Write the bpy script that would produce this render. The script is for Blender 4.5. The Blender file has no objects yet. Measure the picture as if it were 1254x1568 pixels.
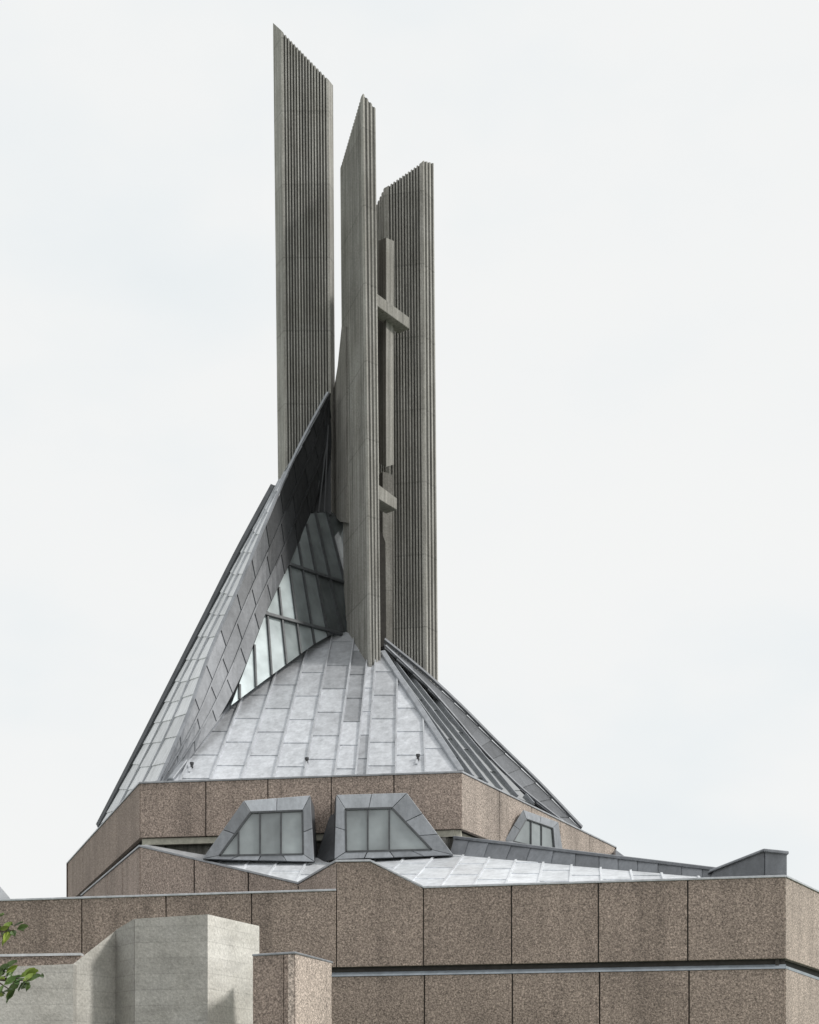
import bpy, math, random
from mathutils import Vector as V3
random.seed(7)
F=2380.0; CX=627.0; HY=1682.0; EYE=1.7
def P(px,py,d): return V3(((px-CX)/F*d, d, EYE+(HY-py)/F*d))
def XY(px,d,z): return V3(((px-CX)/F*d, d, z))
def samez(py,d0,d1): return HY-(HY-py)*d0/d1

# ------------------------------------------------------------------ materials
def newmat(name):
    m=bpy.data.materials.new(name); m.use_nodes=True
    nt=m.node_tree; b=nt.nodes['Principled BSDF']; return m,nt,b
def N(nt,t,**k):
    n=nt.nodes.new(t)
    for a,v in k.items(): setattr(n,a,v)
    return n
def noise(nt,vec,scale,detail=4,rough=.55):
    n=N(nt,'ShaderNodeTexNoise'); n.inputs['Scale'].default_value=scale
    n.inputs['Detail'].default_value=detail; n.inputs['Roughness'].default_value=rough
    nt.links.new(vec,n.inputs['Vector']); return n.outputs['Fac']
def ramp(nt,fac,stops):
    r=N(nt,'ShaderNodeValToRGB'); e=r.color_ramp.elements
    e[0].position=stops[0][0]; e[0].color=(*stops[0][1],1)
    e[1].position=stops[-1][0]; e[1].color=(*stops[-1][1],1)
    for p,c in stops[1:-1]:
        x=e.new(p); x.color=(*c,1)
    nt.links.new(fac,r.inputs[0]); return r.outputs[0]
def g(v): return (v,v,v)
def mult(nt,a,b,fac=1):
    m=N(nt,'ShaderNodeMix',data_type='RGBA',blend_type='MULTIPLY'); m.inputs['Factor'].default_value=fac
    nt.links.new(a,m.inputs['A']); nt.links.new(b,m.inputs['B']); return m.outputs['Result']
def mapping(nt,src,scale):
    m=N(nt,'ShaderNodeMapping'); m.inputs['Scale'].default_value=scale
    nt.links.new(src,m.inputs['Vector']); return m.outputs[0]
def bump(nt,b,h,strength,dist):
    bm=N(nt,'ShaderNodeBump'); bm.inputs['Strength'].default_value=strength; bm.inputs['Distance'].default_value=dist
    nt.links.new(h,bm.inputs['Height']); nt.links.new(bm.outputs[0],b.inputs['Normal'])
def pos(nt): return N(nt,'ShaderNodeNewGeometry').outputs['Position']
def tint(nt):
    a=N(nt,'ShaderNodeAttribute'); a.attribute_name='tint'; return a.outputs['Color']

def mat_aggregate(name,base):
    m,nt,b=newmat(name); p=pos(nt)
    c1=ramp(nt,noise(nt,p,17,3,.75),[(.32,tuple(x*.40 for x in base)),(.5,base),(.68,tuple(min(1,x*1.8) for x in base))])
    c2=ramp(nt,noise(nt,p,36,2,.7),[(.3,g(.6)),(.7,g(1.35))])
    c=mult(nt,c1,c2)
    st=ramp(nt,noise(nt,mapping(nt,p,(1.2,1.2,.10)),1.0,5,.6),[(.3,g(.72)),(.5,g(.97)),(.7,g(1.06))])
    c=mult(nt,c,st)
    bl=ramp(nt,noise(nt,p,.45,4,.6),[(.3,g(.84)),(.7,g(1.06))])
    c=mult(nt,c,bl); c=mult(nt,c,tint(nt))
    nt.links.new(c,b.inputs['Base Color']); b.inputs['Roughness'].default_value=.95
    bump(nt,b,noise(nt,p,20,3,.7),.9,.04); return m
AGG=mat_aggregate('exposed_aggregate',(.375,.30,.255))
AGG_LIT=mat_aggregate('exposed_aggregate_sunlit',(.45,.38,.33))  # lighter copy of the aggregate for right-facing faces: sunlight put into the colour

def mat_concrete(name,base,lift=3.3,js=.35,jw=.05,blotch=1.0,lv=.08,st=(4,4,.16),streak=0):
    m,nt,b=newmat(name); p=pos(nt)
    c=ramp(nt,noise(nt,mapping(nt,p,st),1.2,6,.65),[(.25,tuple(x*(1-.42*blotch) for x in base)),(.5,base),(.75,tuple(min(1,x*(1+.25*blotch)) for x in base))])
    c=mult(nt,c,ramp(nt,noise(nt,p,14,3,.7),[(.3,g(.76)),(.7,g(1.14))]))
    c=mult(nt,c,ramp(nt,noise(nt,p,.6,4,.6),[(.3,(.82,.81,.78)),(.7,(1.06,1.06,1.05))]))
    if streak: c=mult(nt,c,ramp(nt,noise(nt,mapping(nt,p,(7,7,.09)),1.0,4,.7),[(.36,g(1-streak)),(.52,g(1)),(.68,g(1.14))]))
    sx=N(nt,'ShaderNodeSeparateXYZ'); nt.links.new(p,sx.inputs[0])
    d=N(nt,'ShaderNodeMath',operation='DIVIDE'); nt.links.new(sx.outputs['Z'],d.inputs[0]); d.inputs[1].default_value=lift
    fr=N(nt,'ShaderNodeMath',operation='FRACT'); nt.links.new(d.outputs[0],fr.inputs[0])
    w=jw/lift
    jr=ramp(nt,fr.outputs[0],[(0,g(1-js)),(w,g(1-js)),(w*1.6,g(1)),(1,g(1))])
    c=mult(nt,c,jr,.9)
    fl=N(nt,'ShaderNodeMath',operation='FLOOR'); nt.links.new(d.outputs[0],fl.inputs[0])
    wn=N(nt,'ShaderNodeTexWhiteNoise',noise_dimensions='1D'); nt.links.new(fl.outputs[0],wn.inputs['W'])
    c=mult(nt,c,ramp(nt,wn.outputs['Value'],[(0,g(1-lv)),(1,g(1+lv*.5))]))
    c=mult(nt,c,tint(nt))
    nt.links.new(c,b.inputs['Base Color']); b.inputs['Roughness'].default_value=.93
    bump(nt,b,noise(nt,p,10,4,.7),.6,.035); return m
CONC=mat_concrete('ribbed_concrete',(.385,.375,.355),js=.25,streak=.32)
CONCS=mat_concrete('weathered_concrete',(.27,.26,.245),lift=4.1,js=.2,streak=.25)
POST=mat_concrete('post_concrete',(.33,.32,.30),lift=40,js=0,streak=.3)
BOARD=mat_concrete('board_marked_concrete',(.60,.585,.555),lift=.41,js=.16,jw=.02,blotch=.6,lv=.07,st=(.6,.6,1.6))

def mat_lead(name,base,rough=.45,metal=.3):
    m,nt,b=newmat(name); p=pos(nt)
    c=ramp(nt,noise(nt,mapping(nt,p,(1.5,1.5,.5)),1.4,6,.65),[(.28,tuple(x*.78 for x in base)),(.5,base),(.72,tuple(min(1,x*1.15) for x in base))])
    c=mult(nt,c,ramp(nt,noise(nt,p,7,4,.7),[(.3,g(.88)),(.7,g(1.08))]))
    c=mult(nt,c,ramp(nt,noise(nt,mapping(nt,p,(6,6,.6)),1,3,.6),[(.3,g(.90)),(.7,g(1.05))]))
    c=mult(nt,c,tint(nt))
    nt.links.new(c,b.inputs['Base Color']); b.inputs['Roughness'].default_value=rough; b.inputs['Metallic'].default_value=metal
    bump(nt,b,noise(nt,p,3,3,.6),.3,.05); return m
LEAD=mat_lead('lead_sheet',(.57,.585,.615))
LEADL=mat_lead('lead_sheet_light',(.74,.75,.77),.5,.2)
LEADW=mat_lead('lead_sheet_pale',(.74,.76,.79),.4,.2)
LEADM=mat_lead('lead_sheet_mid',(.24,.25,.27),.55,.2)
LEADG=mat_lead('lead_sheet_grey',(.33,.345,.37))
LEADT=mat_lead('lead_flashing',(.34,.38,.42))
def mat_simple(name,col,rough=.8,metal=0,n=6):
    m,nt,b=newmat(name); p=pos(nt)
    c=ramp(nt,noise(nt,p,n,4,.6),[(.3,tuple(x*.75 for x in col)),(.7,tuple(min(1,x*1.15) for x in col))])
    nt.links.new(c,b.inputs['Base Color']); b.inputs['Roughness'].default_value=rough; b.inputs['Metallic'].default_value=metal; return m
DARK=mat_simple('joint_and_opening_dark',(.06,.055,.05))
LINTEL=mat_simple('pale_concrete',(.52,.50,.42),.9)
FRAME=mat_simple('window_frame',(.09,.095,.10),.5,.3)
PIPE=mat_simple('vent_pipe',(.05,.05,.055),.5)
def mat_glass(name,col,rough=.07):
    m,nt,b=newmat(name); p=pos(nt)
    c=ramp(nt,noise(nt,p,.9,3,.5),[(.3,tuple(x*.7 for x in col)),(.7,tuple(min(1,x*1.2) for x in col))])
    c=mult(nt,c,tint(nt))
    nt.links.new(c,b.inputs['Base Color']); b.inputs['Roughness'].default_value=rough
    b.inputs['IOR'].default_value=1.8; bump(nt,b,noise(nt,p,1.2,2),.12,.05); return m
GLASS=mat_glass('glazing',(.225,.25,.255))

# ------------------------------------------------------------------ mesh helper
cath=bpy.data.objects.new('cathedral',None); bpy.context.scene.collection.objects.link(cath)
class MB:
    def __init__(s): s.v=[];s.f=[];s.t=[]
    def face(s,pts,t=1.0):
        i=len(s.v); s.v+= [tuple(p) for p in pts]; s.f.append(tuple(range(i,i+len(pts)))); s.t.append(t)
    def prism(s,pts,off,t=1.0):
        n=len(pts); i=len(s.v); s.v+=[tuple(p) for p in pts]+[tuple(p+off) for p in pts]
        s.f.append(tuple(range(i,i+n))); s.f.append(tuple(range(i+2*n-1,i+n-1,-1))); s.t+= [t,t]
        for k in range(n):
            s.f.append((i+k,i+n+k,i+n+(k+1)%n,i+(k+1)%n)); s.t.append(t)
    def bar(s,a,b,side,up,t=1.0):
        s.prism([a-side,a+side,b+side,b-side],up,t)
    def done(s,name,mat,parent=cath,bevel=0,smooth=False):
        me=bpy.data.meshes.new(name); me.from_pydata(s.v,[],s.f)
        at=me.attributes.new('tint','FLOAT_COLOR','FACE')
        for k,t in enumerate(s.t):
            if not isinstance(t,tuple): t=(t,t,t)
            at.data[k].color=(*t,1)
        me.materials.append(mat); me.validate(clean_customdata=False)
        import bmesh
        bm=bmesh.new(); bm.from_mesh(me); bmesh.ops.recalc_face_normals(bm,faces=bm.faces); bm.to_mesh(me); bm.free()
        o=bpy.data.objects.new(name,me); bpy.context.scene.collection.objects.link(o)
        if parent: o.parent=parent
        if bevel:
            m=o.modifiers.new('b','BEVEL'); m.width=bevel; m.segments=1; m.limit_method='ANGLE'
        return o
def rt(a=.1): return 1+random.uniform(-a,a)
class Line:
    def __init__(s,p0,d0,p1,d1): s.p0,s.u0,s.k=p0,1/d0,(1/d1-1/d0)/(p1-p0)
    def d(s,px): return 1/(s.u0+(px-s.p0)*s.k)
    def at(s,px,z): return XY(px,s.d(px),z)
    def pt(s,px,py): return P(px,py,s.d(px))
    def inward(s):
        a=s.at(s.p0,0); b=s.at(s.p0+20,0); t=(b-a).normalized(); n=V3((-t.y,t.x,0))
        return n if n.y>0 else -n
class Plane:
    def __init__(s,a,b,c):
        s.o=a; s.n=(b-a).cross(c-a).normalized()
        if s.n.y>0: s.n=-s.n
    def at(s,px,py):
        o=V3((0,0,EYE)); r=P(px,py,1)-o
        return o+r*((s.o-o).dot(s.n)/r.dot(s.n))
def clip(poly,a,b,c):
    out=[]
    for i in range(len(poly)):
        p,q=poly[i],poly[(i+1)%len(poly)]
        fp=a*p[0]+b*p[1]-c; fq=a*q[0]+b*q[1]-c
        if fp<=0: out.append(p)
        if (fp<0<fq) or (fq<0<fp):
            t=fp/(fp-fq); out.append((p[0]+(q[0]-p[0])*t,p[1]+(q[1]-p[1])*t))
    return out
def area(p): return abs(sum(p[i][0]*p[(i+1)%len(p)][1]-p[(i+1)%len(p)][0]*p[i][1] for i in range(len(p))))/2
def half(V,b,keepright):
    dx,dy=b[0]-V[0],b[1]-V[1]; a,bb=dy,-dx; c=a*V[0]+bb*V[1]
    return (-a,-bb,-c) if keepright else (a,bb,c)
def lead_panels(mb,rolls,poly,pl,V,by,bxs,row,lift=.03,var=.12,rollw=.035,rollh=.09,tintf=None,rolltint=1.0):
    mb.prism([pl.at(*p)-pl.n*.05 for p in poly],-pl.n*.1,.5)
    for k in range(len(bxs)-1):
        c=clip(poly,*half(V,(bxs[k],by),True)); 
        if len(c)<3: continue
        c=clip(c,*half(V,(bxs[k+1],by),False))
        if len(c)<3 or area(c)<4: continue
        y0=min(p[1] for p in c); y1=max(p[1] for p in c)
        y=by+(.5*(k%2)+random.uniform(0,.3))*row+row
        ct=rt(var*.5)
        while y>y0:
            s=clip(c,0,1,y)
            if len(s)>=3: s=clip(s,0,-1,-(y-row+1e-3))
            if len(s)>=3 and area(s)>1.5:
                t=ct*rt(var)
                if random.random()<.08: t*=1.18
                if random.random()<.06: t*=.85
                if tintf: t*=tintf(sum(p[0] for p in s)/len(s),sum(p[1] for p in s)/len(s))
                pts=[pl.at(*p)+pl.n*(lift*(p[1]-(y-row))/row) for p in s]
                mb.prism(pts,-pl.n*.045,t)
            y-=row
    if rolls is not None:
        for bx in bxs:
            a,b_,c_=half(V,(bx,by),True); hits=[]
            for i in range(len(poly)):
                p,q=poly[i],poly[(i+1)%len(poly)]
                fp=a*p[0]+b_*p[1]-c_; fq=a*q[0]+b_*q[1]-c_
                if fp*fq<0:
                    t=fp/(fp-fq); hits.append((p[0]+(q[0]-p[0])*t,p[1]+(q[1]-p[1])*t))
            hits.sort(key=lambda h:h[1])
            for j in range(0,len(hits)-1,2):
                A=pl.at(*hits[j]);B=pl.at(*hits[j+1]); 
                if (B-A).length<.2: continue
                sd=(B-A).cross(pl.n).normalized()*rollw
                rolls.bar(A,B,sd,pl.n*rollh,rolltint*rt(.08))
def cat(pts,u):
    n=len(pts)-1; x=max(0,min(n-1e-6,u*n)); i=int(x); t=x-i
    p0=pts[max(i-1,0)];p1=pts[i];p2=pts[i+1];p3=pts[min(i+2,n)]
    return .5*((2*p1)+(-p0+p2)*t+(2*p0-5*p1+4*p2-p3)*t*t+(-p0+3*p1-3*p2+p3)*t*t*t)
def ruled(mb,A,B,cols,rows,lift=.03,var=.12,stag=True,tf=None,skew=0,thick=.05,seams=None,sw=.03,sh=.08,st=1.0):
    S=lambda u,v: cat(A,max(0,min(1,u)))*(1-v)+cat(B,max(0,min(1,u)))*v
    def nrm(u,v):
        e=.01; a=S(min(1,u+e),v)-S(max(0,u-e),v); b=S(u,min(1,v+e))-S(u,max(0,v-e)); n=a.cross(b)
        if n.length<1e-9: return V3((0,-1,0))
        n.normalize(); return n if n.y<0 else -n
    K=24
    for i in range(K):
        u0,u1=i/K,(i+1)/K
        mb.face([S(u0,0)-nrm(u0,.5)*.06,S(u0,1)-nrm(u0,.5)*.06,S(u1,1)-nrm(u1,.5)*.06,S(u1,0)-nrm(u1,.5)*.06],.5)
    cl=lambda x:max(0,min(1,x))
    for c in range(cols):
        v0,v1=c/cols,(c+1)/cols; off=(c%2)*.5/rows if stag else 0
        us=[-abs(skew)-.001]+[ (r+1)/rows-off-abs(skew)+random.uniform(-.06,.06)/rows for r in range(int(rows*(1+2*abs(skew)))+2)]
        us=[u for u in us if u<1+abs(skew)]+[1+abs(skew)]
        for r in range(len(us)-1):
            u0,u1=us[r],us[r+1]; t=rt(var)
            if tf: t*=tf(cl((u0+u1)/2),(v0+v1)/2)
            SK=3; g0=.02
            for q in range(SK):
                a=u0+(u1-u0)*q/SK; b=u0+(u1-u0)*(q+1)/SK
                la=lift*q/SK; lb=lift*(q+1)/SK
                w0=v0+g0*(v1-v0); w1=v1-g0*(v1-v0)
                a0,a1=cl(a-skew*.5),cl(a+skew*.5)
                b0,b1=cl(b-skew*.5),cl(b+skew*.5)
                if b0-a0<1e-4 and b1-a1<1e-4: continue
                pa=[S(a0,w0)+nrm(a0,w0)*la,S(a1,w1)+nrm(a1,w1)*la,S(b1,w1)+nrm(b1,w1)*lb,S(b0,w0)+nrm(b0,w0)*lb]
                mb.prism(pa,-nrm((a0+b0)/2,(v0+v1)/2)*thick,t)
    if seams is not None:
        for c in range(1,cols):
            for i in range(30):
                u0,u1=i/30,(i+1)/30; a,b=S(u0,c/cols),S(u1,c/cols); n=nrm((u0+u1)/2,c/cols)
                seams.bar(a,b,(b-a).cross(n).normalized()*sw,n*sh,st*(tf((u0+u1)/2,.5) if tf else 1))
def strip(mb,pts,w,h,n,var=.08,K=20,t=1.0):
    for i in range(K):
        a=cat(pts,i/K); b=cat(pts,(i+1)/K); sd=(b-a).cross(n).normalized()*w
        mb.bar(a,b,sd,n*h,t*rt(var))

# ------------------------------------------------------------------ walls
panels=MB(); back=MB(); cop=MB(); flash=MB()
def panel_run(L,joints,z0,z1,thick=.18,gap=.022,mb=None,proud=0,var=.07):
    mb=mb or panels; n=L.inward()
    for a,b in zip(joints[:-1],joints[1:]):
        A,B=L.at(a,0),L.at(b,0); t=(B-A).normalized()*gap
        pts=[V3((A.x+t.x,A.y+t.y,z0)),V3((B.x-t.x,B.y-t.y,z0)),V3((B.x-t.x,B.y-t.y,z1)),V3((A.x+t.x,A.y+t.y,z1))]
        mb.prism([p-n*(proud+random.uniform(0,.012)) for p in pts],n*thick,rt(var))
    A,B=L.at(joints[0],0)+n*.07,L.at(joints[-1],0)+n*.07
    back.prism([V3((A.x,A.y,z0+.03)),V3((B.x,B.y,z0+.03)),V3((B.x,B.y,z1-.03)),V3((A.x,A.y,z1-.03))],n*.35)
def coping(A,B,n,h=.07,out=.04,wid=.45,mb=None,t=1.0):
    (mb or cop).prism([A-n*out,B-n*out,B+n*wid,A+n*wid],V3((0,0,h)),t)
LA=Line(648,50,1202,47.5)
ZT,ZG,ZL=8.46,5.98,5.66
nA=LA.inward()
panel_run(LA,[-260,-130,-5,125,254,385,515],ZG,ZT)
panel_run(LA,[648,783,916,1053,1202],ZG,ZT)
panels.prism([LA.at(515.6,ZG),LA.at(647.3,ZG),LA.pt(647.3,1360),LA.pt(567,1320),LA.pt(515.6,1321)],nA*.18,1.03)
back.prism([q+nA*.07-V3((0,0,.04)) for q in [LA.at(514,ZG+.1),LA.at(649,ZG+.1),LA.pt(649,1360),LA.pt(567,1320),LA.pt(514,1321)]],nA*.3)
coping(LA.at(-260,ZT),LA.at(514.5,ZT),nA); coping(LA.at(648,ZT),LA.at(1203,ZT),nA)
coping(LA.pt(515,1320),LA.pt(567,1319.5),nA); coping(LA.pt(567,1319.5),LA.pt(648,1359.5),nA)
panel_run(LA,[505,650,784.5,918,1055,1202.5],0.15,ZL,proud=.02)
panel_run(LA,[-260,-130,-5,125,254,385,505],0.15,ZL,proud=.02)
flash.prism([LA.at(-260,ZL+.01)-nA*.05,LA.at(1203,ZL+.01)-nA*.05,LA.at(1203,ZL+.15)+nA*.12,LA.at(-260,ZL+.15)+nA*.12],nA*.2)
back.prism([LA.at(-260,ZL+.05)+nA*.2,LA.at(1202,ZL+.05)+nA*.2,LA.at(1202,ZG+.05)+nA*.2,LA.at(-260,ZG+.05)+nA*.2],nA*.1)
LR=Line(1203,47.5,1254,51.2)
def ret(z0a,z1a,z0b,z1b,px1):
    A0,A1=LR.at(1203.5,z0a),LR.at(1203.5,z1a); B0,B1=LR.at(px1,z0b),LR.at(px1,z1b)
    return [A0,B0,B1,A1]
nin=V3((-1,.35,0)).normalized()
lit_side=MB()
lit_side.prism(ret(ZG,ZT,ZG-.1,ZT+.02,1330),nin*.18,1.12)
lit_side.prism(ret(.15,ZL,.15,ZL-.2,1330),nin*.18,1.08)
flash.prism(ret(ZL+.01,ZL+.1,ZL-.19,ZL-.1,1330),nin*.2)
back.prism([q+nin*.22 for q in ret(ZL,ZG+.1,ZL-.2,ZG,1330)],nin*.1)
cA,cB=LR.at(1203.5,ZT),LR.at(1330,ZT+.02); cop.prism([cA-nin*.04,cB-nin*.04,cB+nin*.4,cA+nin*.4],V3((0,0,.07)))

LB=Line(214,60,707,58); nB=LB.inward(); Z2T,Z2B=13.85,11.76
panel_run(LB,[214,315,410,507,603,707],Z2B,Z2T)
LBL=Line(214,60,103,80.5); LBR=Line(707,58,943,75.4)
nBL=V3((1,.35,0)).normalized(); nBR=V3((-1,.4,0)).normalized()
def run2(L,js,nn,z0,z1,mb,gap=.03):
    for a,b in zip(js[:-1],js[1:]):
        A,B=L.at(a,0),L.at(b,0); t=(B-A).normalized()*gap
        mb.prism([V3(((A+t).x,(A+t).y,z0)),V3(((B-t).x,(B-t).y,z0)),V3(((B-t).x,(B-t).y,z1)),V3(((A+t).x,(A+t).y,z1))],nn*.18,rt(.05))
    A,B=L.at(js[0],0)+nn*.07,L.at(js[-1],0)+nn*.07
    back.prism([V3((A.x,A.y,z0+.03)),V3((B.x,B.y,z0+.03)),V3((B.x,B.y,z1-.03)),V3((A.x,A.y,z1-.03))],nn*.3)
run2(LBL,[214,178,150,126,103],nBL,Z2B,Z2T,panels)
run2(LBR,[707,765,814,858,903,943],nBR,Z2B,Z2T,lit_side)
coping(LB.at(213.5,Z2T),LB.at(707.5,Z2T),nB,t=.6)
for L,a,b,nn in ((LBL,214,103,nBL),(LBR,707,943,nBR)):
    A,B=L.at(a,Z2T),L.at(b,Z2T); cop.prism([A-nn*.04,B-nn*.04,B+nn*.4,A+nn*.4],V3((0,0,.07)),.8)
lint=MB(); rec=MB()
q=[LB.at(216,0)+nB*.12,LB.at(705,0)+nB*.12]
lint.prism([V3((p.x,p.y,z)) for p,z in ((q[0],11.5),(q[1],11.5),(q[1],11.74),(q[0],11.74))],nB*.3)
q=[LB.at(218,0)+nB*.6,LB.at(703,0)+nB*.6]
rec.prism([V3((p.x,p.y,z)) for p,z in ((q[0],8),(q[1],8),(q[1],11.52),(q[0],11.52))],nB*.3)
for L,a,b,nn in ((LBL,214,103,nBL),(LBR,707,943,nBR)):
    A,B=L.at(a,0)+nn*.3,L.at(b,0)+nn*.3
    lint.prism([V3((A.x,A.y,11.5)),V3((B.x,B.y,11.5)),V3((B.x,B.y,11.74)),V3((A.x,A.y,11.74))],nn*.3)
    A,B=L.at(a,0)+nn*.65,L.at(b,0)+nn*.65
    rec.prism([V3((A.x,A.y,6)),V3((B.x,B.y,6)),V3((B.x,B.y,11.52)),V3((A.x,A.y,11.52))],nn*.3)
lint.done('string_course',LINTEL); rec.done('recessed_storey',POST)
bk=[LBL.at(103,0),LB.at(214,0),LB.at(707,0),LBR.at(943,0),V3((9,92,0)),V3((-14,94,0))]
ctr=V3((-3,72,0)); dk=MB(); dk.face([V3((p.x+(ctr.x-p.x)*.02,p.y+(ctr.y-p.y)*.02,13.7)) for p in bk]); dk.done('upper_deck',LEADM)
rear=MB()
for i,j in ((3,4),(4,5),(5,0)):
    a,b=bk[i],bk[j]; rear.prism([V3((a.x,a.y,6)),V3((b.x,b.y,6)),V3((b.x,b.y,Z2T)),V3((a.x,a.y,Z2T))],V3((0,-.2,0)))
rear.done('rear_wall',AGG)

mw=MB()
M0=P(125,1372,72.5);M1=P(214,1297,58.5);M2=P(457,1354,54.2);M3=P(515,1320,50.9)
def down(p,z=6.5): return V3((p.x,p.y,z))
def lerp(a,b,t): return a+(b-a)*t
for a,b,ts,off in ((M0,M1,[0,.25,.5,.75,1],V3((.18,.06,0))),(M1,M2,[0,.36,.70,1],V3((.03,.18,0))),(M2,M3,[0,1],V3((.15,.07,0)))):
    for s,e in zip(ts[:-1],ts[1:]):
        A,B=lerp(a,b,s+.004),lerp(a,b,e-.004); mw.prism([down(A),down(B),B,A],off,rt(.06)*1.1)
    A,B=a+off*.4,b+off*.4; back.prism([down(A),down(B),B-V3((0,0,.05)),A-V3((0,0,.05))],off*1.2)
    cop.prism([a-off*.25,b-off*.25,b+off*2.2,a+off*2.2],V3((0,0,.08)),.62)
mw.done('middle_parapet_wall',AGG,bevel=.01)
panels.done('aggregate_panels',AGG,bevel=.012); lit_side.done('aggregate_panels_side',AGG_LIT,bevel=.012)
back.done('panel_joints',DARK); cop.done('lead_coping',LEAD,bevel=.01); flash.done('lead_flashing',LEADT)

# ------------------------------------------------------------------ lower lead roofs
lr=MB(); rr=MB()
pl=Plane(P(648,1361,50.3),P(940,1353,49.1),P(690,1309,57.2))
lead_panels(lr,rr,[(567,1322),(648,1362),(940,1354),(1095,1346),(690,1309),(575,1312)],pl,(900,1050),1362,[520,570,620,672,722,772,822,872,922,972,1022,1080],17,var=.08,rollh=.06)
pl=Plane(P(457,1355,54.4),P(320,1322,56.8),P(487,1316,57.2))
lead_panels(lr,rr,[(318,1321),(457,1355),(513,1321),(487,1314),(340,1314)],pl,(620,1050),1356,[250,300,350,400,450,500,560],17,var=.08,rollh=.06)
lr.prism([P(214,1296,58.9),P(330,1321,57.2),P(330,1312,58.2),P(222,1293,59.8)],V3((0,0,-.1)),.6)
lr.prism([P(-60,1290,56.5),P(-60,1379,55),P(18,1379,55),P(0,1357,56)],V3((0,.6,-.1)),.6)
lr.done('lower_lead_roof',LEADW); rr.done('lower_roof_rolls',LEADW)
ud=MB(); ud.face([LA.at(-260,7.3)+nA*.3,LA.at(1200,7.3)+nA*.3,V3((22,75,7.3)),V3((12,95,7.3)),V3((-30,95,7.3))]); ud.done('lower_deck',LEADM)
sw=MB()
for a,b in ((LR.at(1329,0),V3((22,76,0))),(V3((22,76,0)),V3((12,96,0))),(V3((12,96,0)),V3((-31,96,0))),(V3((-31,96,0)),LA.at(-260,0))):
    sw.prism([V3((a.x,a.y,0)),V3((b.x,b.y,0)),V3((b.x,b.y,7.6)),V3((a.x,a.y,7.6))],V3((-.05,-.2,0)))
sw.done('rear_lower_wall',AGG)
fa=MB()
T=[P(695,1284,57.6),P(790,1295,55.5),P(900,1309,53.2),P(1000,1321,51.2),P(1097,1333,49.6)]
B=[P(688,1311,57.2),P(780,1319,55.2),P(900,1331,52.9),P(1000,1339,51),P(1097,1347,49.5)]
ruled(fa,T,B,1,13,stag=False,var=.18,thick=.2)
strip(fa,[p+V3((0,-.05,0)) for p in T],.05,.09,V3((0,-.3,1)).normalized())
fa.prism([t for t in T]+[P(1097,1347,53),P(690,1300,62)],V3((0,0,-.06)),.8)
fa.done('curved_lead_fascia',LEADM)
vb=MB()
vb.prism([P(1088,1345,49.4),P(1092,1334,49.4),P(1171,1302,49),P(1171,1346,49)],V3((.1,1.6,0)),.8)
vb.prism([P(1171.5,1346,48.95),P(1171.5,1303,48.95),P(1205,1306,48.8),P(1205,1346,48.8)],V3((.1,1.6,0)),1.0)
vb.prism([P(1170,1304,48.85),P(1169,1299,48.85),P(1208,1303,48.7),P(1208,1308,48.7)],V3((.1,1.8,0)),1.25)
vb.prism([P(1086,1336,49.3),P(1086,1332,49.3),P(1170,1299,48.9),P(1170,1303,48.9)],V3((.1,1.8,0)),1.1)
vb.prism([P(942,1300,74),P(966,1318,74),P(966,1326,74),P(942,1326,74)],V3((0,1,0)),1.5)
vb.done('roof_upstand_box',LEADM,bevel=.02)

# ------------------------------------------------------------------ dormers
def dormer(name,outer,inner,mull,d,dep,slope=0,skirt=None):
    e=bpy.data.objects.new(name,None); bpy.context.scene.collection.objects.link(e); e.parent=cath
    dd=lambda px: d+slope*(px-outer[0][0])
    O=[P(x,y,dd(x)) for x,y in outer]; I=[P(x,y,dd(x)) for x,y in inner]
    body=MB(); body.prism([o+V3((0,.12,0)) for o in O],V3((0,dep,0)),.6); 
    if skirt: 
        for sk in skirt: body.face([P(*k) for k in sk],.35)
    body.done('dormer_body',LEADM,e)
    fr=MB(); n=len(O)
    for k in range(n):
        j=(k+1)%n; segs=max(1,int((O[j]-O[k]).length/.9))
        for s in range(segs):
            a,b=s/segs+.004,(s+1)/segs-.004
            fr.prism([lerp(O[k],O[j],a),lerp(O[k],O[j],b),lerp(I[k],I[j],b),lerp(I[k],I[j],a)],V3((0,.16,0)),(1.4 if k==1 else .95)*rt(.28))
    fr.done('lead_surround',LEADG,e,bevel=.012)
    gl=MB(); xs=[min(p[0] for p in inner)-1]+mull+[max(p[0] for p in inner)+1]
    for a,b in zip(xs[:-1],xs[1:]):
        c=clip(clip(inner,-1,0,-a),1,0,b)
        if len(c)>2: gl.prism([P(x,y,dd(x)+.07+random.uniform(0,.01)) for x,y in c],V3((0,.03,0)),rt(.12)*1.25)
    gl.done('window_glass',GLASS,e)
    mu=MB()
    for x in mull:
        ys=[]
        for k in range(n):
            p,q=inner[k],inner[(k+1)%n]
            if (p[0]-x)*(q[0]-x)<0: ys.append(p[1]+(q[1]-p[1])*(x-p[0])/(q[0]-p[0]))
        if len(ys)>=2:
            A,B=P(x,min(ys),dd(x)),P(x,max(ys),dd(x)); mu.bar(A,B,V3((.03,0,0)),V3((0,.08,0)))
    for k in range(n):
        a,b=I[k],I[(k+1)%n]; t=(b-a).normalized(); s=V3((t.z,0,-t.x))*.035
        mu.bar(a+V3((0,-.015,0)),b+V3((0,-.015,0)),s,V3((0,.12,0)))
    mu.done('window_frame',FRAME,e)
dormer('dormer_window_left',[(310,1315),(373,1226),(475,1218),(481,1319)],[(336,1310),(384,1244),(463,1241),(464,1308)],[365,398,430],56.4,2.6)
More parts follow.
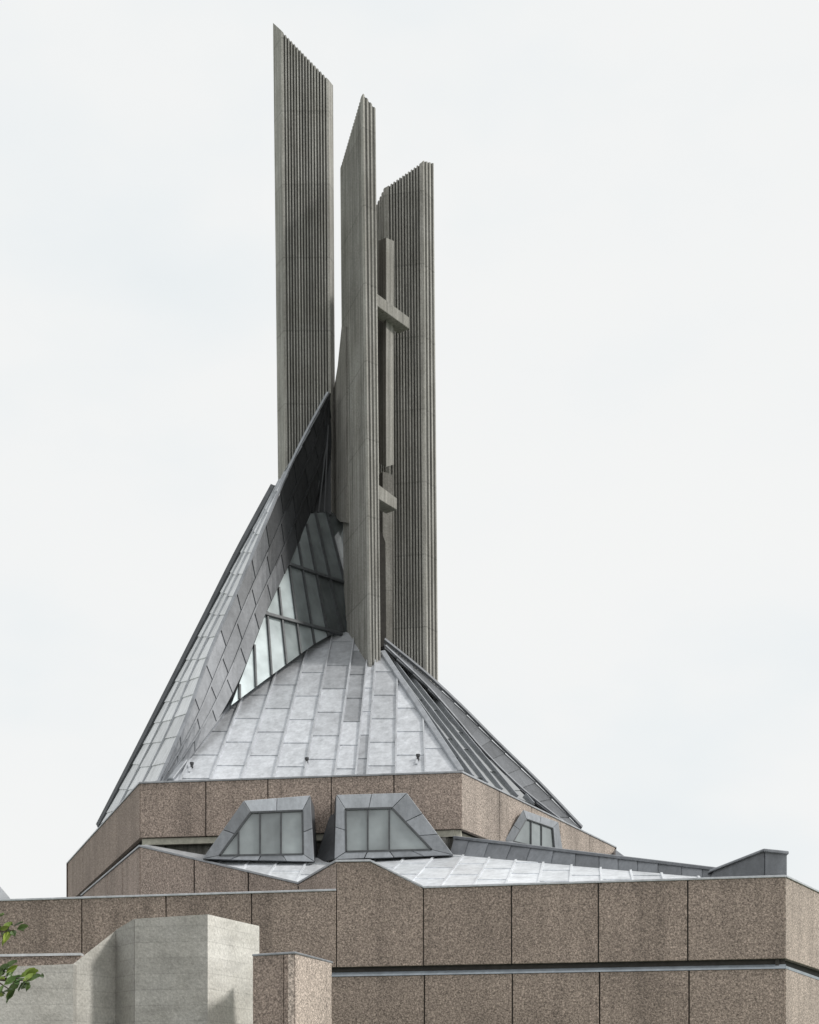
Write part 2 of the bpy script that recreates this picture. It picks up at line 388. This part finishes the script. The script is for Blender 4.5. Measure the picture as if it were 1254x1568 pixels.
dormer('dormer_window_right',[(512,1316),(515,1217),(623,1214),(694,1309)],[(530,1304),(529,1239),(600,1237),(661,1301)],[563,596],56.4,2.6,
   skirt=[[(512,1316,56.5),(515,1217,56.5),(512,1226,59.4),(482,1322,57.2)]])
dormer('dormer_window_side',[(772,1288),(801,1240),(855,1259),(862,1305)],[(786,1288),(806,1254),(846,1268),(849,1303)],[813,829],62.0,2.0,slope=.035)

# ------------------------------------------------------------------ central lead roof
cr=MB(); crr=MB()
PLC=Plane(P(262,1197,60.1),P(705,1184,58.2),P(565,1020,66.1))
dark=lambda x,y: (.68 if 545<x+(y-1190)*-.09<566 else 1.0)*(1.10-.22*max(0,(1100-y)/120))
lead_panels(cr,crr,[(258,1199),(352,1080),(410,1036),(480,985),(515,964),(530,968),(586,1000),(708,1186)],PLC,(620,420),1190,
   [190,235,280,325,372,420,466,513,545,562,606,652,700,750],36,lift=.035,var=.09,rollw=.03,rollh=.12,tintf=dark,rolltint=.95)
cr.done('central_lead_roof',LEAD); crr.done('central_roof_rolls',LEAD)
hip=MB()
for a,b in (((262,1197),(352,1080)),((352,1080),(410,1036)),((410,1036),(480,985)),((480,985),(518,966)),((586,1001),(706,1184))):
    A,B=PLC.at(*a),PLC.at(*b); sd=(B-A).cross(PLC.n).normalized()*.12; hip.bar(A,B,sd,PLC.n*.16,rt(.1))
hip.done('roof_hips',LEADG,bevel=.03)
for x,y in ((470,1169),(640,1164),(294,1176)):
    m=MB(); A=PLC.at(x,y)
    for r0,z0,z1 in ((.055,0,.17),(.08,.13,.22)):
        ring=[A+V3((math.cos(t*math.pi/4)*r0,math.sin(t*math.pi/4)*r0-.05,z0)) for t in range(8)]; m.prism(ring,V3((0,0,z1-z0)))
    m.done('roof_vent',PIPE); m2=MB(); m2.bar(A+V3((-.04,-.1,-.05)),A+V3((-.06,-.3,-.25)),V3((.04,0,0)),V3((0,-.05,.05))); m2.done('vent_apron',LEAD)

# ------------------------------------------------------------------ left sweeping fin
Lp=[P(422,746,69.9),P(370,842,70.4),P(318,945,71),P(262,1055,72),P(211,1155,73.3),P(153,1263,75.5)]
Rp=[P(446,712,68.2),P(408,800,66.4),P(366,900,65),P(322,1000,63.6),P(288,1095,62),P(243,1199,60.6)]
ff=MB(); fs=MB()
ruled(ff,Lp,Rp,3,16,lift=.04,var=.10,skew=.03,seams=fs,sh=.1)
ff.done('sweeping_roof_face',LEADL); fs.done('sweeping_roof_rolls',LEAD)
up=MB()
ruled(up,[P(503,601,69.5),P(424,744,69.9)],[P(503,602,69.45),P(446,712,68.2)],2,5,var=.1)
up.done('sweeping_roof_tip',LEADM)
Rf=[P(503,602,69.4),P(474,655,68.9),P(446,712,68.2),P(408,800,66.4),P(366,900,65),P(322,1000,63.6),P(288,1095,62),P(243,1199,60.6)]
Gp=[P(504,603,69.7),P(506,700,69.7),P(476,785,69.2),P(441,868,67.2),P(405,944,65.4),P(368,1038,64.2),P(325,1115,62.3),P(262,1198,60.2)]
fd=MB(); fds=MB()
ruled(fd,Rf,Gp,3,13,lift=.04,var=.12,tf=lambda u,v:(.14 if u<.36 else (.26 if u<.46 else (.5 if u<.58 else (.7 if u<.7 else .9)))),skew=.02,seams=fds)  # darker tint steps toward the tip paint in the shadow on this face
fd.prism([P(506,603,69.75),P(507,788,69.75),P(476,788,69.75),P(478,700,69.75)],V3((0,.1,0)),.14)  # near-black infill, the same shadow put into its colour
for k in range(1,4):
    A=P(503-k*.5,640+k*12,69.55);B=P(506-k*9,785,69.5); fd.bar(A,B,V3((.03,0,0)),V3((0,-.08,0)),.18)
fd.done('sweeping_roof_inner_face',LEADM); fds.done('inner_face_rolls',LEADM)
ed=MB(); nn=V3((-.4,-.8,.4)).normalized()
strip(ed,Rf,.06,.08,nn,K=40,t=1.3)
strip(ed,[P(420,746,69.8),P(368,842,70.3),P(316,945,70.9),P(260,1055,71.9),P(209,1155,73.2),P(151,1267,75.4)],.13,.16,nn,K=36,t=.5)
ed.prism([P(415,749,69.7),P(420,743,69.7),P(432,743,69.3),P(432,752,69.3)],V3((0,.6,0)),.7)
ed.done('fin_edge_roll',LEADM)

# glazing
PG=Plane(P(355,1078,63.6),P(474,788,69),P(515,966,68.6))
gpoly=[(476,786),(507,784),(527,798),(533,968),(515,967),(480,987),(410,1038),(354,1080),(405,944),(441,868)]
gm=MB(); gb=MB()
def sky_tint(x,y):  # lower-left panes tinted brighter, painting in sky seen through the glass
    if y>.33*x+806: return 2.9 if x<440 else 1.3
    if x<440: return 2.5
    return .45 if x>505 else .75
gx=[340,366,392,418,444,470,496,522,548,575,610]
Vg=(359,238)
tr=[((438,864),(524,893)),((402,940),(522,972))]
def side(l): (x0,y0),(x1,y1)=l; a=-(y1-y0); b=(x1-x0); return a,b,a*x0+b*y0
a1=side(tr[0]); a2=side(tr[1])
neg=lambda q:(-q[0],-q[1],-q[2])
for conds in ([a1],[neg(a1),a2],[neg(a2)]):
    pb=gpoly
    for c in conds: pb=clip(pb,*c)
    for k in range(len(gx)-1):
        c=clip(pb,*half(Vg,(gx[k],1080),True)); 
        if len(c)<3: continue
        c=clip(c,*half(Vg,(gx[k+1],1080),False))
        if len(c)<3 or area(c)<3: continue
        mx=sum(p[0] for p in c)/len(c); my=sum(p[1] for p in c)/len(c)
        gm.prism([PG.at(*p) for p in c],-PG.n*.04,sky_tint(mx,my)*rt(.1))
for bx in gx:
    a,b_,c_=half(Vg,(bx,1080),True); hits=[]
    for i in range(len(gpoly)):
        p,q=gpoly[i],gpoly[(i+1)%len(gpoly)]; fp=a*p[0]+b_*p[1]-c_; fq=a*q[0]+b_*q[1]-c_
        if fp*fq<0: t=fp/(fp-fq); hits.append((p[0]+(q[0]-p[0])*t,p[1]+(q[1]-p[1])*t))
    hits.sort(key=lambda h:h[1])
    for j in range(0,len(hits)-1,2):
        A,B=PG.at(*hits[j]),PG.at(*hits[j+1]); gb.bar(A,B,(B-A).cross(PG.n).normalized()*.04,PG.n*.1)
for l in tr:
    A,B=PG.at(*l[0]),PG.at(*l[1]); gb.bar(A,B,(B-A).cross(PG.n).normalized()*.065,PG.n*.14)
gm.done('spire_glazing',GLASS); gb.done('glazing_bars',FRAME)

# ------------------------------------------------------------------ right ridge
PR=Plane(P(586,1001,67),P(707,1184,58.4),P(818,1232,65))
rg=MB(); rgr=MB()
lead_panels(rg,rgr,[(587,1000),(707,1184),(818,1233),(738,1152),(655,1052),(592,992)],PR,(440,800),1235,
   [690,706,722,738,754,770,786,802,818,836],60,var=.2,rollw=.055,rollh=.12,tintf=lambda x,y:.28,rolltint=.9)
rg.done('side_rooflight',GLASS); rgr.done('side_rooflight_bars',LEADG)
rs=MB()
e=[P(590,993,67),P(652,1052,67.2),P(700,1106,67.4),P(740,1153,67.7),P(800,1212,68.3),P(868,1266,69)]
o=[P(588,984,67.6),P(652,1036,68.3),P(706,1086,68.7),P(762,1142,69.2),P(825,1203,70),P(890,1271,70.6)]
ruled(rs,o,e,1,14,var=.18,tf=lambda u,v:.6); strip(rs,[p+V3((0,-.1,.05)) for p in o],.07,.12,V3((.3,-.7,.6)).normalized(),K=30,t=.75)
strip(rs,[p+V3((0,-.1,.05)) for p in e],.04,.08,V3((.3,-.7,.6)).normalized(),K=30)
rs.done('side_ridge',LEADM)
rc=MB()
rc.face([P(158,1262,75.5),P(424,746,69.95),V3((-3,80,24)),V3((-14,92,13.7))])
rc.face([V3((-3,80,24)),V3((-14,92,13.7)),V3((9,92,13.7))]); rc.face([P(588,986,67.8),P(890,1271,70.8),V3((9,92,13.7)),V3((-3,80,20))])
rc.done('rear_roof_slope',LEADM)

# ------------------------------------------------------------------ spire blades
def blade(name,corners,mat=CONC,amp=.10,gd=1.0):
    T=[P(c[0],c[1],c[4]) for c in corners]; Bt=[P(c[2],c[3],c[4]) for c in corners]
    cen=sum(Bt,V3())/len(Bt); n=len(T); rt_=[];rb=[];tt=[]
    for i in range(n):
        j=(i+1)%n; k=corners[i][5]; d=(Bt[j]-Bt[i]); d.z=0; nr=V3((-d.y,d.x,0)).normalized()
        if nr.dot(cen-Bt[i])<0: nr=-nr
        rt_.append(T[i]); rb.append(Bt[i]); tt.append(1.1)
        if k:
            m=.04
            for r in range(k):
                ct=rt(.12)
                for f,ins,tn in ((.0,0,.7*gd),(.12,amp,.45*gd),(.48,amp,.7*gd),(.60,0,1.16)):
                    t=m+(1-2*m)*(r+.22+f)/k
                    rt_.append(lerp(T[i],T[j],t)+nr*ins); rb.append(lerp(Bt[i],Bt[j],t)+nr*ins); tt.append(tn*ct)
    m=MB(); N_=len(rt_)
    for i in range(N_):
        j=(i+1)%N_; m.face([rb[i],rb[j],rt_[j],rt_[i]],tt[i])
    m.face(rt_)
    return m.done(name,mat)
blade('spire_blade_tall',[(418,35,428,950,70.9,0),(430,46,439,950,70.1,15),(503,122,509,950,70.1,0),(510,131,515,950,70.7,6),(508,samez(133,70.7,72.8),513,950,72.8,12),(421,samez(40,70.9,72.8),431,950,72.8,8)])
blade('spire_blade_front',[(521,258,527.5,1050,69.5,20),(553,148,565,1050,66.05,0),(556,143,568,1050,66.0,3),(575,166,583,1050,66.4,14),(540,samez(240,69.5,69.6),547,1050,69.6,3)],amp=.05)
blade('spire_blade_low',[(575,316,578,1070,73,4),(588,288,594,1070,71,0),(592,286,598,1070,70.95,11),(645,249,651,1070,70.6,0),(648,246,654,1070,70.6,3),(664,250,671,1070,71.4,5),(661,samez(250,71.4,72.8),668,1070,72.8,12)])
LW=Line(555,66,521,69.5); w=MB()
w.prism([LW.pt(x,y) for x,y in ((523,500),(517,560),(507,622),(507,785),(521,799),(530,800),(530,500))],V3((.55,.25,0)),1)
w.done('blade_buttress',CONCS)
c=MB()
def post(a,b,c_,y0,y1,da,db,dc,back=.9):
    T=[P(a,y0+5,da),P(b,y0,db),P(c_,y0+5,dc),P((a+c_)/2,y0+5,dc+back)]
    B=[P(a,y1-3,da),P(b,y1+3,db),P(c_,y1-1,dc),P((a+c_)/2,y1,dc+back)]
    for i in range(4):
        j=(i+1)%4; c.face([B[i],B[j],T[j],T[i]],(.6,1,1,1)[i])
    c.face(T); c.face(B[::-1])
post(579,591,603,364,712,69.0,68.3,69.0)
c.prism([P(577,449,66.8),P(627,486,69.4),P(627,504,69.4),P(577,468,66.8)],V3((-.5,.45,0)))
c.prism([P(580,742,66.8),P(608,763,68.6),P(608,781,68.6),P(580,764,66.8)],V3((-.5,.45,0)))
c.done('belfry_frame',POST,bevel=.02)
c=MB(); post(580,586,601,722,1000,70.4,70.1,70.2,.6); c.done('belfry_pier',CONCS)
dk=MB(); dk.prism([P(580,990,69.9),P(591.5,990,69.9),P(590,830,69.9),P(584,814,69.9),P(580,814,69.9)],V3((0,.1,0))); dk.done('belfry_opening_shade',DARK)  # dark slab added in place of a real opening, its shade as colour

# ------------------------------------------------------------------ foreground concrete wall
fw=MB()
a,b,c2=P(206,1407,40.4),P(318,1400,40),P(397,1418,42.7)
top=[a,b,c2,V3((c2.x-2.4,c2.y+.6,c2.z)),V3((a.x+.0,a.y+2.5,a.z))]
bot=[V3((p.x,p.y,0)) for p in top]
for i in range(5): fw.face([bot[i],bot[(i+1)%5],top[(i+1)%5],top[i]],(.76,1.3,1,1,1)[i])  # front tinted darker, right face lighter: shade and sunlight put into the colour
fw.face(top)
def wallq(p,q_,off,t=1.0): fw.prism([V3((p.x,p.y,0)),V3((q_.x,q_.y,0)),q_,p],off,t)
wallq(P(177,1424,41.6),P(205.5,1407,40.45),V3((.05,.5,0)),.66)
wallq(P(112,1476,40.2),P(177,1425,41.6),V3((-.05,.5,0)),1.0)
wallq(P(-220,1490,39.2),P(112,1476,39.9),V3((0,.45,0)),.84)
fw.done('concrete_boundary_wall',BOARD,None)
pr=bpy.data.objects.new('aggregate_gate_pier',None); bpy.context.scene.collection.objects.link(pr)
zP=P(452,1461,38).z
for nm,mt,lst in (('pier_front',AGG,((387,38.6,434,38.15,V3((.02,.2,0))),(434.8,38.12,452,38,V3((.02,.2,0))))),('pier_side',AGG_LIT,((453,38,508,40.6,V3((-.2,.05,0))),))):
    pm=MB()
    for (x0,d0,x1,d1,off) in lst:
        A,B=XY(x0,d0,0),XY(x1,d1,0)
        pm.prism([V3((A.x,A.y,0)),V3((B.x,B.y,0)),V3((B.x,B.y,zP)),V3((A.x,A.y,zP))],off,1.3 if 'side' in nm else 1.0)  # side face tinted up further, sunlight put into its colour
    pm.done(nm,mt,pr,bevel=.012)
A,B,C=P(386,1461,38.6),P(452.5,1461,37.95),P(509,1461,40.7); z=zP
cc=MB(); cc.prism([V3((A.x,A.y,z)),V3((B.x,B.y-.03,z)),V3((C.x+.02,C.y,z)),V3((C.x-2,C.y+.4,z)),V3((A.x,A.y+2,z))],V3((0,0,.06))); cc.done('pier_coping',LEADG,pr,bevel=.015)
bw=MB(); A,B=P(-200,1468,44),P(124,1463,43.5)
bw.prism([V3((A.x,A.y,0)),V3((B.x,B.y,0)),B,A],V3((0,.3,0)))
bwo=bw.done('aggregate_garden_wall',AGG,None,bevel=.01)
bw2=MB(); bw2.prism([A-V3((0,.03,0)),B-V3((0,.03,0)),B+V3((0,.35,0)),A+V3((0,.35,0))],V3((0,0,.07))); bw2.done('wall_coping',LEADL,bwo)

# ------------------------------------------------------------------ tree at left
tree=bpy.data.objects.new('broadleaf_tree',None); bpy.context.scene.collection.objects.link(tree)
BARK=mat_simple('bark',(.11,.085,.06),.9)
m,nt,bs=newmat('leaf'); 
col=mult(nt,ramp(nt,noise(nt,pos(nt),6,2),[(.3,(.05,.095,.025)),(.7,(.11,.17,.045))]),tint(nt)); nt.links.new(col,bs.inputs['Base Color']); bs.inputs['Roughness'].default_value=.4
LEAF=m
tb=MB(); lf=MB()
def limb(pts,rs):
    for (a,b,r0,r1) in zip(pts[:-1],pts[1:],rs[:-1],rs[1:]):
        d=(b-a).normalized(); u=d.cross(V3((.3,.9,.2))).normalized(); v=d.cross(u)
        R=lambda c,r:[c+(u*math.cos(k*math.pi/4)+v*math.sin(k*math.pi/4))*r for k in range(8)]
        x,y=R(a,r0),R(b,r1)
        for k in range(8): tb.face([x[k],x[(k+1)%8],y[(k+1)%8],y[k]])
def leaf(p,d,L,t):
    d=d.normalized(); s=d.cross(V3((random.uniform(-.5,.5),random.uniform(-1,-.3),random.uniform(-.3,1)))).normalized()
    up=s.cross(d)*.12*L; w=.23*L
    prof=[(0,.05),(.2,.6),(.45,1),(.7,.85),(.9,.4),(1,.02)]
    Lf=[p+d*L*a+s*w*b+up*(a*(1-a)*2) for a,b in prof]; Rr=[p+d*L*a-s*w*b+up*(a*(1-a)*2) for a,b in prof]; Md=[p+d*L*a-up*.4-V3((0,0,.12*L*a*a)) for a,b in prof]
    for k in range(5):
        lf.face([Lf[k],Md[k],Md[k+1],Lf[k+1]],t); lf.face([Md[k],Rr[k],Rr[k+1],Md[k+1]],t)
def whorl(p,d,n,L):
    for k in range(n):
        a=random.uniform(0,6.28); q=V3((math.cos(a),math.sin(a)*.8,math.sin(a+1)*.9))
        c=random.random(); t=(2.4,2.0,1.1) if c<.25 else random.uniform(.4,1.6)
        leaf(p+d*random.uniform(-.12,.05),d*.5+q,L*random.uniform(.7,1.15),t)
base=P(-330,0,14); base.z=0
t1=V3((base.x+.1,base.y,1.6)); t2=V3((base.x+.25,base.y+.1,2.7)); t3=V3((base.x+.2,base.y,4.2))
limb([base,t1,t2,t3],[.13,.10,.08,.04])
ends=[(P(14,1423,14),[ (26,1416),(34,1420),(14,1414),(18,1430),(4,1405),(-8,1425),(-20,1400)]),(P(30,1503,13.6),[(18,1486),(34,1500),(56,1498),(12,1516),(28,1512),(44,1492),(66,1494),(-10,1500),(14,1480),(6,1496),(24,1490)])]
for (e_,cl) in ends:
    mid=lerp(t2,e_,.5)+V3((0,0,.12)); limb([t2,mid,e_],[.04,.022,.008])
    for (x,y) in cl:
        p=P(x-12,y+4,e_.y+random.uniform(-.15,.15)); limb([lerp(mid,e_,.75),p],[.008,.004]); whorl(p,V3((1,0,.25)).normalized(),5,.125)
for k in range(70):
    p=V3((base.x+.0+random.gauss(0,.55),base.y+random.gauss(0,.6),3.6+random.gauss(0,.65)))
    if (p.x/p.y*F+CX)>-60: continue
    limb([lerp(t2,t3,random.random()),p],[.018,.005]); whorl(p,V3((0,0,1)),12,.13)
tb.done('trunk_and_limbs',BARK,tree); lf.done('leaves',LEAF,tree)

# ------------------------------------------------------------------ ground
gmn=mat_simple('grass_ground',(.07,.10,.04),.95,0,2)
G=MB(); G.face([V3((-1500,-300,0)),V3((1500,-300,0)),V3((1500,2500,0)),V3((-1500,2500,0))]); G.done('ground',gmn,None)
pv=MB(); 
for i in range(-14,15):
    for j in range(0,14):
        pv.prism([V3((i*2+.01,8+j*2+.01,.02)),V3((i*2+1.99,8+j*2+.01,.02)),V3((i*2+1.99,8+j*2+1.99,.02)),V3((i*2+.01,8+j*2+1.99,.02))],V3((0,0,.1)),rt(.1))
pv.done('pavement',mat_simple('paving',(.32,.31,.29),.9),None)

# ------------------------------------------------------------------ world, sun, camera
sc=bpy.context.scene
w=bpy.data.worlds.new('World'); sc.world=w; w.use_nodes=True; nt=w.node_tree; bg=nt.nodes['Background']
sky=N(nt,'ShaderNodeTexSky',sky_type='NISHITA'); sky.sun_disc=False
EL,AZ=math.radians(42),math.radians(108)
sky.sun_elevation=EL; sky.sun_rotation=AZ
tc=N(nt,'ShaderNodeTexCoord')
nz=noise(nt,mapping(nt,tc.outputs['Generated'],(1.0,1.0,2.0)),2.6,5,.5)
cl=ramp(nt,nz,[(.34,(.82,.865,.885)),(.44,(.865,.895,.905)),(.52,(.905,.917,.915)),(.60,(.915,.923,.917))])
sc_=N(nt,'ShaderNodeVectorMath',operation='SCALE'); nt.links.new(cl,sc_.inputs[0]); sc_.inputs['Scale'].default_value=10
mx=N(nt,'ShaderNodeMix',data_type='RGBA'); mx.inputs['Factor'].default_value=.98
nt.links.new(sky.outputs[0],mx.inputs['A']); nt.links.new(sc_.outputs[0],mx.inputs['B'])
nt.links.new(mx.outputs['Result'],bg.inputs['Color']); bg.inputs['Strength'].default_value=.1
sd=bpy.data.lights.new('sun','SUN'); sd.energy=2.2; sd.angle=math.radians(8); sd.color=(1,.97,.92)
so=bpy.data.objects.new('sun',sd); sc.collection.objects.link(so)
D=V3((math.sin(AZ)*math.cos(EL),math.cos(AZ)*math.cos(EL),math.sin(EL)))
so.rotation_euler=D.to_track_quat('Z','Y').to_euler(); so.location=(30,0,60)
cd=bpy.data.cameras.new('camera'); co=bpy.data.objects.new('camera',cd); sc.collection.objects.link(co); sc.camera=co
co.location=(0,0,EYE); co.rotation_euler=(math.radians(90),0,0)
cd.sensor_fit='HORIZONTAL'; cd.sensor_width=36; cd.clip_end=5000
cd.lens=36*F/1254; cd.shift_y=(HY-784)/1254
sc.view_settings.view_transform='Standard'; sc.view_settings.look='None'; sc.view_settings.exposure=0
